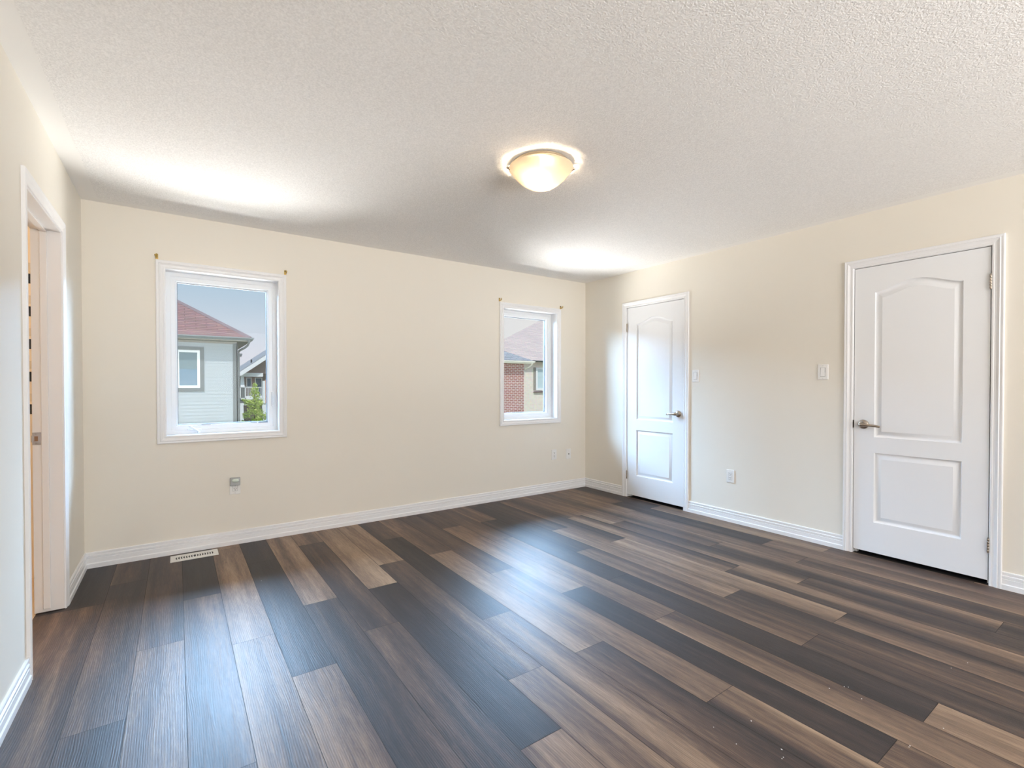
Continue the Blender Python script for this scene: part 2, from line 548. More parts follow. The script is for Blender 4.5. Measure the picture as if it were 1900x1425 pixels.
# ------------------------------------------------------------------ walls
def wall_with_holes(name, axis, t0, t1, s0, s1, z0, z1, holes, m, label):
    """axis 'Y': wall spans x (s) and thickness in y; axis 'X': spans y, thickness in x"""
    mb = MB()
    ss = sorted({s0, s1} | {h[0] for h in holes} | {h[1] for h in holes})
    zz = sorted({z0, z1} | {h[2] for h in holes} | {h[3] for h in holes})
    ss = [v for v in ss if s0 <= v <= s1]; zz = [v for v in zz if z0 <= v <= z1]
    def solid(i, j):
        if not (0 <= i < len(ss) - 1 and 0 <= j < len(zz) - 1): return False
        cs, cz = (ss[i] + ss[i + 1]) / 2, (zz[j] + zz[j + 1]) / 2
        return not any(h[0] < cs < h[1] and h[2] < cz < h[3] for h in holes)
    P = (lambda s, t, z: (s, t, z)) if axis == 'Y' else (lambda s, t, z: (t, s, z))
    for i in range(len(ss) - 1):
        for j in range(len(zz) - 1):
            if not solid(i, j): continue
            a, c, d, e_ = ss[i], ss[i + 1], zz[j], zz[j + 1]
            for t in (t0, t1):
                mb.add([P(a, t, d), P(c, t, d), P(c, t, e_), P(a, t, e_)], [(0, 1, 2, 3)])
            for (di, dj, q) in ((-1, 0, (a, d, a, e_)), (1, 0, (c, d, c, e_)), (0, -1, (a, d, c, d)), (0, 1, (a, e_, c, e_))):
                if not solid(i + di, j + dj):
                    s_a, z_a, s_b, z_b = q
                    mb.add([P(s_a, t0, z_a), P(s_b, t0, z_b), P(s_b, t1, z_b), P(s_a, t1, z_a)], [(0, 1, 2, 3)])
    o = mb.build(name, m, label=label, cat='wall', kind='structure')
    bm = bmesh.new(); bm.from_mesh(o.data)
    bmesh.ops.remove_doubles(bm, verts=bm.verts, dist=1e-5)
    bmesh.ops.recalc_face_normals(bm, faces=bm.faces)
    bm.to_mesh(o.data); bm.free()
    return o
gp = .012
wall_with_holes('wall_back', 'Y', 0, .2, -.13, W + .13, -.12, H, [(w[0] - gp, w[1] + gp, w[2] - gp, w[3] + gp) for w in WIN.values()], WALL,
                'cream back wall holding the two windows')
jb = .02
wall_with_holes('wall_right', 'X', W, W + .13, Y_REAR, 0, -.0, H, [(DOOR[k][0] - jb, DOOR[k][1] + jb, -.01, DZ1 + jb) for k in DOOR], WALL,
                'cream right wall holding the two closed doors')
wall_with_holes('wall_left', 'X', -.118, 0, Y_REAR, 0, 0, H, [(OY0 - .018, OY1 + .018, -.01, OZ + .018)], WALL, 'cream left wall with the open doorway')
wall_with_holes('wall_rear', 'Y', Y_REAR - .15, Y_REAR, -.13, W + .13, -.12, H, [(.35, 4.2, .1, 2.38)], WALL, 'cream rear wall behind the viewer with a wide opening added for fill light')  # opening invented to let the rear fill lamps in

# unseen closet box behind the right-hand doors, added to keep outside light out
b = MB()
b.box(W + .13, W + .85, Y_REAR, .2, -.12, -.002)
b.box(W + .13, W + .85, Y_REAR, .2, H, H + .2)
b.box(W + .8, W + .85, Y_REAR, .2, -.002, H)
b.box(W + .13, W + .8, -2.15, -2.05, -.002, H)
b.box(W + .13, W + .8, .12, .2, -.002, H)
b.box(W + .13, W + .8, Y_REAR, Y_REAR + .1, -.002, H)
b.build('wall_closet', CLOSET, label='unseen closet walls added behind the two right doors to keep light out', cat='wall', kind='structure')

# bathroom beyond the left doorway
b = MB()
b.box(-2.1, -.131, 0, .2, -.12, H)
b.box(-.131, -.118, -.001, .0, -.12, H)
b.box(-2.2, -2.1, -3.0, .2, -.12, H + .1)
b.box(-2.1, -.118, -3.1, -3.0, -.12, H)
b.box(-2.1, -.118, -3.0, 0, H, H + .1)
b.build('wall_bathroom', BATH, label='warm peach walls of the bathroom beyond the left doorway', cat='wall', kind='structure')
b = MB()
b.box(-2.1, -.113, -3.0, 0, -.12, -.001)
b.build('floor_bathroom', BATHTILE, label='beige tiled bathroom floor beyond the left doorway', cat='floor', kind='structure')
b = MB()
z = .92
b.box(-.30, -.236, -.006, -.0005, .86, 1.90)
b.mi = 1
k = 0
for k in range(5):
    zc = 1.035 + k * .205
    b.box(-.295, -.240, -.009, -.005, zc, zc + .062)
b.mi = 2
for k in range(5):
    zc = 1.115 + k * .205
    b.box(-.295, -.240, -.009, -.005, zc, zc + .05)
b.build('trim_1', [BATH, mat('dark_mosaic_tile', (.03, .04, .06), .2), mat('light_mosaic_tile', (.75, .70, .62), .2)],
        label='narrow mosaic tile band of dark and pale tiles on the bathroom wall', cat='tile trim', kind='structure')
light('bathroom_lamp', 'POINT', (-1.5, -.45, 2.2), (-1.5, -.45, 0), 26, (1.0, .80, .60), shadow_soft_size=.1)

# ------------------------------------------------------------------ baseboards
BP = [(0, 0), (.0145, 0), (.0150, .020), (.0150, .029), (.0105, .034), (.0105, .061), (.0060, .0625), (.0060, .0665), (.0108, .069), (.0112, .080),
      (.0035, .083), (.0030, .0900), (.0090, .0925), (.0090, .101), (.0070, .105), (0, .105)]
def baseboard(name, P0, P1, nrm, m0, m1, label):
    """P0->P1 along the wall foot, nrm into the room; m0/m1: +1 mitred inside corner, 0 square"""
    P0, P1, nrm = Vector((*P0, 0)), Vector((*P1, 0)), Vector((*nrm, 0))
    t = (P1 - P0).normalized()
    mb = MB()
    mb.loft([[P0 + nrm * d + t * d * m0 + Vector((0, 0, z + .0005)) for d, z in BP],
             [P1 + nrm * d - t * d * m1 + Vector((0, 0, z + .0005)) for d, z in BP]])
    return mb.build(name, TRIM, label=label, cat='baseboard', kind='structure')
baseboard('baseboard_back', (0, 0), (W, 0), (0, -1), 1, 1, 'white moulded baseboard along the back wall')
baseboard('baseboard_left', (0, 0), (0, OY1 + .0625), (1, 0), 1, 0, 'short white baseboard between the doorway and the back corner')
baseboard('baseboard_left', (0, OY0 - .0625), (0, Y_REAR), (1, 0), 0, 1, 'white baseboard on the left wall nearer than the doorway')
baseboard('baseboard_right', (W, 0), (W, DOOR[1][1] + .0625), (-1, 0), 1, 0, 'short white baseboard between the far right corner and the far door')
baseboard('baseboard_right', (W, DOOR[1][0] - .0625), (W, DOOR[2][1] + .0625), (-1, 0), 0, 0, 'white baseboard between the two right-hand doors')
baseboard('baseboard_right', (W, DOOR[2][0] - .0625), (W, Y_REAR), (-1, 0), 0, 1, 'white baseboard on the right wall past the near door')

# ------------------------------------------------------------------ casings
CP = [(0, 0), (0, .008), (.003, .010), (.010, .0105), (.013, .0085), (.022, .010), (.031, .0145), (.035, .0165), (.039, .0135), (.042, .0145),
      (.050, .0165), (.054, .0155), (.056, .012), (.056, 0)]
def casing(parent, F, s0, s1, z0, z1, closed, m, scale=1.0):
    """F(s, z, d): world point; inner edge rectangle s0..s1, z0..z1"""
    mb = MB()
    prof = [(w * scale, d) for w, d in CP]
    if closed:
        rings = [[F(s0 - w, z0 - w, d) for w, d in prof], [F(s1 + w, z0 - w, d) for w, d in prof],
                 [F(s1 + w, z1 + w, d) for w, d in prof], [F(s0 - w, z1 + w, d) for w, d in prof]]
        rings.append(rings[0])
        mb.loft(rings, True, False)
    else:
        mb.loft([[F(s0 - w, z0, d) for w, d in prof], [F(s0 - w, z1 + w, d) for w, d in prof],
                 [F(s1 + w, z1 + w, d) for w, d in prof], [F(s1 + w, z0, d) for w, d in prof]])
    return mb.build('casing', m, parent)

# ------------------------------------------------------------------ windows
def ring(mb, x0, x1, z0, z1, w, y0, y1):
    mb.box(x0, x0 + w, y0, y1, z0, z1); mb.box(x1 - w, x1, y0, y1, z0, z1)
    mb.box(x0 + w, x1 - w, y0, y1, z0, z0 + w); mb.box(x0 + w, x1 - w, y0, y1, z1 - w, z1)
def window(n, label):
    x0, x1, z0, z1 = WIN[n]
    root = empty('window_%d' % n, ((x0 + x1) / 2, 0, z0), label=label, cat='window', kind='structure')
    casing(root, lambda s, z, d: (s, -d, z), x0 - .002, x1 + .002, z0 - .002, z1 + .002, True, TRIM, .054 / .056)
    b = MB()
    ring(b, x0 - .0115, x1 + .0115, z0 - .0115, z1 + .0115, .0115, -.004, .104)
    b.build('window_jamb', TRIM, root)
    def stepped(name, i0, w, ya, yb, m, slope=0.0):
        """mitred rectangular ring whose inner lip leans back"""
        q = MB()
        def r(o, y):
            return [(x0 + o, y, z0 + o), (x1 - o, y, z0 + o), (x1 - o, y, z1 - o), (x0 + o, y, z1 - o)]
        q.loft([r(i0, yb), r(i0, ya), r(i0 + w - slope, ya), r(i0 + w, ya + max(slope, .0001)), r(i0 + w, yb), r(i0, yb)], True, False)
        return q.build(name, m, root)
    stepped('window_frame', -.010, .040, .1045, .175, VINYL, .004)
    stepped('sash', .028, .032, .110, .170, VINYL, .004)
    stepped('glazing_bead', .060, .007, .128, .165, VINYL, .005)
    stepped('gasket', .067, .0028, .1385, .160, GASKET)
    b = MB()
    b.box(x0 + .066, x1 - .066, .146, .150, z0 + .066, z1 - .066)
    b.build('pane', GLASS, root)
    return root
win1 = window(1, 'larger looking white casement window on the left of the back wall, with a crank')
win2 = window(2, 'white window on the back wall beside the far right corner')
# crank of window 1
b = MB()
b.box(.572, .660, .0875, .1045, .879, .892)
b.box(.585, .645, .078, .0875, .881, .890)
cr = b.build('crank_handle', VINYL, win1, bevel=.003)
b = MB()
b.tube([(.600, .078, .912), (.585, .070, .913), (.592, .058, .908), (.625, .048, .885), (.640, .046, .872)], [.006, .0075, .007, .0065, .007], 10)
b.build('crank_arm', VINYL, cr, smooth=True)
b = MB()
b.lathe((.640, .046, .869), (0, -1, -.2), [(0, -.010), (.009, -.008), (.010, .004), (.007, .012), (0, .013)], 16)
b.build('crank_knob', VINYL, cr, smooth=True)
b = MB()
b.box(1.138, 1.156, .094, .1045, 1.045, 1.165)
lk = b.build('sash_lock', VINYL, win1, bevel=.004)
b = MB()
b.tube([(1.147, .093, 1.16), (1.146, .082, 1.13), (1.146, .080, 1.09), (1.148, .088, 1.06)], [(.005, .004)] * 4, 8)
b.build('lock_lever', VINYL, lk, smooth=True)
b = MB()
b.box(1.045, 1.112, .1172, .1200, .9165, .9225)
b.box(.99, 1.035, .1172, .1200, .9165, .9195)
b.build('sash_track', GASKET, win1)
b = MB()
b.box(.66, .72, .1172, .1200, .915, .9185)
b.build('sash_track', GASKET, win1)

# ------------------------------------------------------------------ panelled doors
def top_curve(xa, xb, zs, A, n=28):
    pts = []
    for i in range(n + 1):
        t = i / n
        s = math.sin(math.pi * t)
        pts.append((xb + (xa - xb) * t, zs + A * s ** 1.7))
    return pts
PPROF = [(0, 0), (.002, .0045), (.006, .0115), (.012, .0140), (.018, .0130), (.026, .0090), (.034, .0045), (.040, .0026), (.0415, .0010)]
def panel_loop(y0, y1, z0, z1, A, i):
    pts = [(y0 + i, z0 + i), (y1 - i, z0 + i)]
    if A:
        k = (y1 - y0 - 2 * i) / (y1 - y0)
        pts += top_curve(y0 + i, y1 - i, z1 - i, A * k)
    else:
        pts += [(y1 - i, z1 - i), (y0 + i, z1 - i)]
    return pts
def door(n, label, hinge_far, handle_y, lever_len):
    ya, yb = DOOR[n]
    root = empty('door_%d' % n, (W, (ya + yb) / 2, 0), label=label, cat='door', kind='structure')
    casing(root, lambda s, z, d: (W - d, s, z), ya - .0065, yb + .0065, 0.0005, DZ1 + .0065, False, TRIM)
    # jamb lining with a stop
    b = MB()
    g = .004
    for (s, e_) in ((ya - jb, ya - g), (yb + g, yb + jb)):
        b.box(W - .0005, W + .129, s, e_, 0, DZ1 + g)
    b.box(W - .0005, W + .129, ya - jb, yb + jb, DZ1 + g, DZ1 + jb)
    b.box(W + .042, W + .075, ya - g - .001, ya + .010, 0, DZ1 + g); b.box(W + .042, W + .075, yb - .010, yb + g + .001, 0, DZ1 + g)
    b.box(W + .042, W + .075, ya, yb, DZ1 - .008, DZ1 + g + .001)
    b.build('door_jamb', TRIM, root)
    # slab
    bm = bmesh.new()
    org = wloc(root)
    X = W + .002
    wdt = yb - ya
    mg = .122
    panels = [(ya + mg, yb - mg, .848, 1.868, .060), (ya + mg, yb - mg, .245, .737, 0)]
    def V(y, z, d): return bm.verts.new(Vector((X + d, y, z)) - org)
    outer = [V(y, z, 0) for y, z in ((ya, DZ0), (yb, DZ0), (yb, DZ1), (ya, DZ1))]
    edges = [bm.edges.new((outer[i], outer[(i + 1) % 4])) for i in range(4)]
    for (p0, p1, z0, z1, A) in panels:
        prev = None
        for i, d in PPROF:
            cur = [V(y, z, d) for y, z in panel_loop(p0, p1, z0, z1, A, i)]
            m_ = len(cur)
            if prev is None:
                edges += [bm.edges.new((cur[q], cur[(q + 1) % m_])) for q in range(m_)]
            else:
                for q in range(m_):
                    f = bm.faces.new((prev[q], prev[(q + 1) % m_], cur[(q + 1) % m_], cur[q])); f.smooth = True
            prev = cur
        bm.faces.new(prev)
    bmesh.ops.triangle_fill(bm, use_beauty=True, use_dissolve=False, edges=edges)
    back = [V(y, z, .036) for y, z in ((ya, DZ0), (yb, DZ0), (yb, DZ1), (ya, DZ1))]
    bm.faces.new(back)
    for i in range(4):
        bm.faces.new((outer[i], outer[(i + 1) % 4], back[(i + 1) % 4], back[i]))
    bmesh.ops.recalc_face_normals(bm, faces=bm.faces)
    me = bpy.data.meshes.new('door_slab'); bm.to_mesh(me); bm.free(); me.materials.append(DOORM)
    slab = bpy.data.objects.new('door_slab', me); COL.objects.link(slab); slab.parent = root
    md = slab.modifiers.new('edges', 'EDGE_SPLIT'); md.split_angle = math.radians(50)
    # lever handle
    hz = .935
    b = MB()
    b.lathe((X, handle_y, hz), (-1, 0, 0), [(0, 0), (.033, 0), (.0335, .004), (.031, .009), (.024, .013), (.016, .016), (.0135, .020), (.0125, .045), (.012, .050)], 36)
    h = b.build('lever_handle', NICKEL, root, smooth=True)
    s = 1 if lever_len > 0 else -1
    L = abs(lever_len)
    b = MB()
    b.tube([(X - .047, handle_y - s * .020, hz), (X - .049, handle_y - s * .012, hz), (X - .052, handle_y, hz), (X - .053, handle_y + s * .018, hz),
            (X - .054, handle_y + s * .038, hz - .001), (X - .056, handle_y + s * L * .75, hz - .004), (X - .054, handle_y + s * L * .96, hz - .008), (X - .053, handle_y + s * L, hz - .009)],
           [(.004, .004), (.010, .013), (.012, .016), (.010, .014), (.008, .010), (.006, .0085), (.0045, .007), (.002, .003)], 14)
    b.build('lever', NICKEL, h, smooth=True)
    b = MB()
    b.lathe((X - .016, handle_y, hz + .018), (-1, 0, .3), [(0, -.004), (.003, -.004), (.003, .004), (0, .005)], 10)
    b.build('privacy_pin', STEEL, h, smooth=True)
    # latch plate on the jamb
    lat = ya if hinge_far else yb
    sg = -1 if hinge_far else 1
    b = MB()
    b.box(W - .0025, W + .02, lat + sg * .0035, lat + sg * .0065, hz - .028, hz + .028)
    b.build('strike_plate', mat('dark_bronze_plate', (.10, .08, .07), .4, 1.0), root)
    # hinges
    hy = yb + .002 if hinge_far else ya - .002
    for zc in (1.84, .243):
        b = MB()
        for k in range(5):
            z0 = zc - .042 + k * .0168
            b.lathe((W - .0055, hy, z0), (0, 0, 1), [(0, 0), (.0062, .0), (.0066, .0015), (.0066, .0148), (.0062, .0160), (0, .0160)], 14)
        b.lathe((W - .0055, hy, zc + .042), (0, 0, 1), [(0, 0), (.005, 0), (.005, .003), (.002, .006), (0, .006)], 12)
        b.lathe((W - .0055, hy, zc - .042), (0, 0, -1), [(0, 0), (.005, 0), (.005, .003), (.002, .006), (0, .006)], 12)
        b.box(W - .006, W + .004, hy - .0006, hy + .0006, zc - .042, zc + .042)
        b.build('hinge', NICKEL, root, smooth=True)
    return root
door(1, 'closed white arched-panel door nearer the back corner of the right wall', True, -1.303, .105)
door(2, 'closed white arched-panel door on the right, nearer the viewer', False, -2.848, -.115)

# ------------------------------------------------------------------ left doorway
door3 = empty('door_3', (0, (OY0 + OY1) / 2, 0), label='open doorway in the left wall with worn white jamb and steel strike plate', cat='doorway', kind='structure')
casing(door3, lambda s, z, d: (d * .85, s, z), OY0 - .005, OY1 + .005, .0005, OZ + .006, False, TRIM)
b = MB()
b.box(-.118, .0005, OY1, OY1 + .017, .004, OZ)
b.build('door_jamb', JAMB, door3, bevel=.001)
b = MB()
b.box(-.118, .0005, OY0 - .017, OY0, .004, OZ)
b.build('door_jamb', JAMB, door3, bevel=.001)
b = MB()
b.box(-.118, .0005, OY0 - .017, OY1 + .017, OZ, OZ + .017)
b.build('head_jamb', JAMB, door3, bevel=.001)
b = MB()
b.box(-.082, -.053, OY1 - .011, OY1, .022, OZ)
b.box(-.082, -.053, OY0, OY0 + .011, .022, OZ)
b.box(-.082, -.053, OY0, OY1, OZ - .011, OZ)
b.build('door_stop', JAMB, door3, bevel=.0025)
b = MB()
b.box(-.1185, -.084, OY1 - .0022, OY1, .900, .966)
b.box(-.1210, -.1165, OY1 - .004, OY1 + .002, .915, .951)
sp_ = b.build('strike_plate', STEEL, door3, bevel=.001)
b = MB()
b.box(-.110, -.096, OY1 - .0028, OY1 - .0020, .920, .946)
b.build('latch_hole', BROWNM, sp_)
b = MB()
for zc in (.907, .959):
    b.lathe((-.103, OY1 - .0022, zc), (0, -1, 0), [(0, 0), (.004, 0), (.003, .0012), (0, .0014)], 12)
b.build('screw', STEEL, sp_, smooth=True)

# ------------------------------------------------------------------ wall plates
def face(axis, s, z):
    """local frame on a wall: returns F(ds, dz, d)"""
    if axis == 'B': return lambda a, c, d: (s + a, -d, z + c)
    return lambda a, c, d: (W - d, s - a, z + c)
def slab(mb, F, a0, a1, c0, c1, d0, d1, taper=0.0):
    v = []
    for d, t in ((d0, 0), (d1, taper)):
        v += [F(a0 + t, c0 + t, d), F(a1 - t, c0 + t, d), F(a1 - t, c1 - t, d), F(a0 + t, c1 - t, d)]
    mb.add(v, [(0, 3, 2, 1), (4, 5, 6, 7), (0, 1, 5, 4), (1, 2, 6, 5), (2, 3, 7, 6), (3, 0, 4, 7)])
def plate_thing(name, axis, s, z, label, cat, group=None):
    F = face(axis, s, z)
    root = empty(name, F(0, -.06, 0), label=label, cat=cat, group=group)
    b = MB()
    slab(b, F, -.037, .037, -.0585, .0585, .0002, .0062, .0025)
    b.build('cover_plate', PLASTIC, root, bevel=.0012)
    return root, F
def screws(root, F, pts):
    for a, c in pts:
        b = MB()
        o, t = Vector(F(a, c, .006)), Vector(F(a, c, .007))
        b.lathe(o, t - o, [(0, 0), (.0032, 0), (.0026, .0010), (0, .0012)], 12)
        b.mi = 1
        slab(b, F, a - .0024, a + .0024, c - .0005, c + .0005, .0068, .0074)
        b.build('screw', [PLASTIC, SLOT], root)
def socket(parent, F, c):
    b = MB()
    slab(b, F, -.0085, -.0055, c - .001, c + .0075, .0078, .0086)
    slab(b, F, .0055, .0085, c - .0005, c + .0068, .0078, .0086)
    o, t = Vector(F(0, c - .0085, .0078)), Vector(F(0, c - .0085, .0088))
    b.lathe(o, t - o, [(0, 0), (.0030, 0), (.0030, .0008), (0, .0008)], 12)
    b.build('socket_slots', SLOT, parent)
def decora_outlet(axis, s, z, label):
    root, F = plate_thing('wall_outlet', axis, s, z, label, 'outlet', 'wall outlets')
    b = MB(); slab(b, F, -.0172, .0172, -.0342, .0342, .0050, .0066)
    b.build('insert_gap', mat('grey_shadow_gap_plastic', (.45, .45, .44), .6), root)
    b = MB(); slab(b, F, -.0162, .0162, -.0332, .0332, .0050, .0080, .0008)
    rc = b.build('receptacle', PLASTIC, root, bevel=.0008)
    socket(rc, F, .0165); socket(rc, F, -.0165)
    screws(root, F, [(0, .0475), (0, -.0475)])
    return root, F
decora_outlet('R', -1.847, .408, 'white wall outlet low on the right wall between the two doors')
root, F = plate_thing('wall_outlet', 'B', 4.044, .424, 'white wall outlet below the window by the corner, left of the round-hole plate', 'outlet', 'wall outlets')
for c in (.0195, -.0195):
    b = MB(); slab(b, F, -.0170, .0170, c - .0142, c + .0142, .0050, .0080, .001)
    rc = b.build('receptacle', PLASTIC, root, bevel=.003)
    socket(rc, F, c + .001)
screws(root, F, [(0, 0)])
root, F = plate_thing('cable_plate', 'B', 4.262, .414, 'white plate with one dark round cable hole, nearest the back corner', 'wall plate')
b = MB()
o, t = Vector(F(0, 0, .0055)), Vector(F(0, 0, .0065))
b.lathe(o, t - o, [(.0062, 0), (.0062, .003), (.0045, .003), (.0045, .008), (.0040, .008), (.0040, .001), (0, .001)], 20)
b.build('cable_jack', DARK, root)
screws(root, F, [(0, .042), (0, -.042)])
root, F = decora_outlet('B', .868, .442, 'white wall outlet under the left window with a grey night light plugged in')
F = face('B', .868, .442)
nl = empty('night_light', F(0, .0, .008), label='grey plug-in night light with an oval lens, below the left window', cat='night light')
b = MB(); slab(b, F, -.0355, .0355, .008, .0735, .0090, .034, .004)
b.build('housing', GREYP, nl, bevel=.005, seg=3)
b = MB()
ri = []
for rr_, d in ((1, .0335), (.97, .0365), (.85, .0395), (.6, .0415), (.25, .0425)):
    ri.append([F(.0005 + .0235 * rr_ * math.cos(2 * math.pi * k / 32), .0505 + .0150 * rr_ * math.sin(2 * math.pi * k / 32), d) for k in range(32)])
b.loft(ri)
b.build('lens', LENS, nl, smooth=True)
b = MB()
slab(b, F, -.0085, -.0055, .015, .023, .0072, .0092); slab(b, F, .0055, .0085, .015, .023, .0072, .0092)
b.build('plug_prongs', STEEL, nl)
def rocker(s, z, label):
    root, F = plate_thing('light_switch', 'R', s, z, label, 'switch', 'rocker light switches')
    b = MB(); slab(b, F, -.0178, .0178, -.0345, .0345, .0048, .0066)
    b.build('insert_gap', MATS['grey_shadow_gap_plastic'], root)
    b = MB()
    pr = [(-.033, .0080), (-.030, .0108), (0, .0092), (.028, .0073), (.033, .0070)]
    b.loft([[F(a, c, d) for c, d in pr] + [F(a, .033, .003), F(a, -.033, .003)] for a in (-.0150, .0150)])
    b.build('rocker', PLASTIC, root)
    b = MB()
    slab(b, F, .0152, .0172, -.004, .0335, .0066, .0071); 
    b.build('rocker_shadow_gap', SLOT, root)
    screws(root, F, [(0, .0475), (0, -.0475)])
rocker(-1.4955, 1.3035, 'white rocker light switch right beside the far door on the right wall')
rocker(-2.5855, 1.315, 'white rocker light switch just left of the nearer right-hand door')

# ------------------------------------------------------------------ curtain rod brackets
def bracket(x, z, side, label):
    root = empty('curtain_bracket', (x, 0, z - .02), label=label, cat='curtain bracket', group='brass curtain rod brackets')
    b = MB()
    b.box(x - .008, x + .008, -.0025, -.0002, z - .020, z + .016)
    b.build('back_plate', BRASS, root, bevel=.001)
    b = MB()
    b.tube([(x, -.002, z - .012), (x, -.020, z - .013), (x, -.036, z - .010), (x, -.042, z - .001), (x, -.040, z + .008)], [(.006, .004), (.006, .004), (.006, .0045), (.006, .004), (.0055, .003)], 10)
    b.tube([(x + side * .006, -.006, z - .008), (x + side * .010, -.012, z + .002), (x + side * .011, -.012, z + .010)], .0028, 8)
    b.build('hook', BRASS, root, smooth=True)
    b = MB()
    b.lathe((x, -.0025, z + .009), (0, -1, 0), [(0, 0), (.0055, 0), (.005, .003), (0, .004)], 14)
    b.build('screw', DARK, root, smooth=True)
bracket(.399, 2.128, -1, 'brass curtain bracket above the left corner of the left window')
bracket(1.229, 2.125, 1, 'brass curtain bracket above the right corner of the left window')
bracket(3.296, 2.121, -1, 'brass curtain bracket above the left corner of the window by the corner')
bracket(4.139, 2.115, 1, 'brass curtain bracket above the right corner of the window by the corner')

# ------------------------------------------------------------------ floor register
vent = empty('floor_vent', (.605, -.129, 0), label='ivory metal floor vent with louvred slots against the back baseboard', cat='floor vent')
vx0, vx1, vy0, vy1 = .463, .747, -.199, -.060
b = MB()
sx0, sx1, sy0, sy1 = vx0 + .030, vx1 - .030, vy0 + .041, vy1 - .041
for x0, x1, y0, y1 in ((vx0, vx1, vy0, sy0), (vx0, vx1, sy1, vy1), (vx0, sx0, sy0, sy1), (sx1, vx1, sy0, sy1)):
    b.box(x0, x1, y0, y1, .0004, .0055)
b.build('register_frame', REGISTER, vent, bevel=.0015)
b = MB()
b.box(sx0, sx1, sy0, sy1, .0006, .0014)
b.build('duct_opening', SLOT, vent)
b = MB()
for k in range(16):
    x = sx0 + (k + .0) * (sx1 - sx0) / 15
    c = .004 if k < 8 else -.004
    b.tube([(x, sy0 - .001, .0040), (x - c * .6, (sy0 + sy1) / 2 - .014, .0042), (x - c, (sy0 + sy1) / 2, .0044), (x - c * .6, (sy0 + sy1) / 2 + .014, .0042), (x, sy1 + .001, .0040)], [(.0038, .0016)] * 5, 6)
b.build('louvers', REGISTER, vent)

# ------------------------------------------------------------------ paint flecks left on the floor
b = MB()
rf = random.Random(11)
spots = [(2.64, -3.38), (2.70, -3.41), (2.71, -3.42), (2.67, -3.48), (.93, -.89), (3.22, -3.62), (3.33, -3.65), (2.12, -3.45), (2.15, -3.43), (2.11, -3.45),
         (2.52, -3.67), (2.72, -3.71), (2.06, -3.24), (2.51, -3.67), (2.05, -3.33), (2.2, -3.3)]
for x, y in spots:
    s = rf.uniform(.0014, .0030)
    a = rf.uniform(0, 6)
    v = [(x + s * math.cos(a + q) * rf.uniform(.6, 1.2), y + s * math.sin(a + q) * rf.uniform(.6, 1.2), .0004) for q in (0, 1.6, 3.1, 4.7)]
    b.loft([v, [(p[0], p[1], .0014) for p in v]])
b.build('paint_flecks', FLECK, label='tiny white paint flecks scattered on the floor boards', cat='debris', kind='stuff')

# ------------------------------------------------------------------ ceiling lamp
LX, LY = 2.163, -2.126
zr = 2.412
lamp = empty('ceiling_lamp', (LX, LY, H), label='round frosted glass flush ceiling lamp, lit, with small metal clips', cat='ceiling lamp')
b = MB()
b.lathe((LX, LY, H - .003), (0, 0, -1), [(0, 0), (.152, 0), (.155, .003), (.155, .009), (.149, .012), (.149, .016), (.153, .018), (.153, .021), (.146, .022), (.12, .020), (0, .018)], 64)
b.build('ceiling_pan', mat('champagne_metal', (.80, .70, .55), .35, metal=1.0), lamp, smooth=True)
b = MB()
prof = [(.176, .000), (.178, .003), (.174, .008), (.166, .017), (.153, .034), (.134, .055), (.109, .077), (.080, .096), (.048, .109), (.022, .115), (.001, .117)]
inner = [(.001, .113), (.022, .111), (.047, .105), (.078, .092), (.106, .073), (.131, .052), (.150, .031), (.163, .014), (.171, .004), (.174, -.001), (.176, .000)]
b.lathe((LX, LY, zr), (0, 0, -1), prof + inner, 72)
b.build('glass_shade', SHADE, lamp, smooth=True)
dirv = Vector((math.cos(YAW), -math.sin(YAW)))           # across the view: two clips show at the sides
base = math.atan2(-dirv.y, -dirv.x)
for ang in (base + .04, base + math.pi + .04):
    c, s = math.cos(ang), math.sin(ang)
    b = MB()
    P = lambda r, z_: (LX + c * r, LY + s * r, z_)
    b.tube([P(.150, zr + .020), P(.168, zr + .016), P(.181, zr + .006), P(.182, zr - .004), P(.170, zr - .011)], [(.005, .0022)] * 5, 8)
    b.lathe(P(.181, zr + .001), (c, s, 0), [(0, -.004), (.0055, -.004), (.0060, .004), (.003, .009), (0, .0095)], 14)
    b.build('clip', NICKEL, lamp, smooth=True)
for (dx, dy) in ((.055, .028), (-.055, -.028)):
    b = MB()
    b.lathe((LX + dx, LY + dy, zr + .005), (0, 0, -1), [(0, -.02), (.013, -.018), (.014, 0), (.024, .014), (.028, .032), (.022, .050), (.010, .058), (0, .060)], 20)
    b.build('bulb', BULB, lamp, smooth=True)
    light('lamp_bulb_light', 'POINT', (LX + dx, LY + dy, zr - .068), (LX, LY, 0), 7.5, (1.0, .80, .56), shadow_soft_size=.045)

# ------------------------------------------------------------------ outside: ground
GZ = -3.2
b = MB()
b.box(-60, 80, .25, 120, GZ - .3, GZ)
b.build('ground_lawn', LAWN, label='green lawn outside, between the neighbouring houses', cat='lawn', kind='structure')

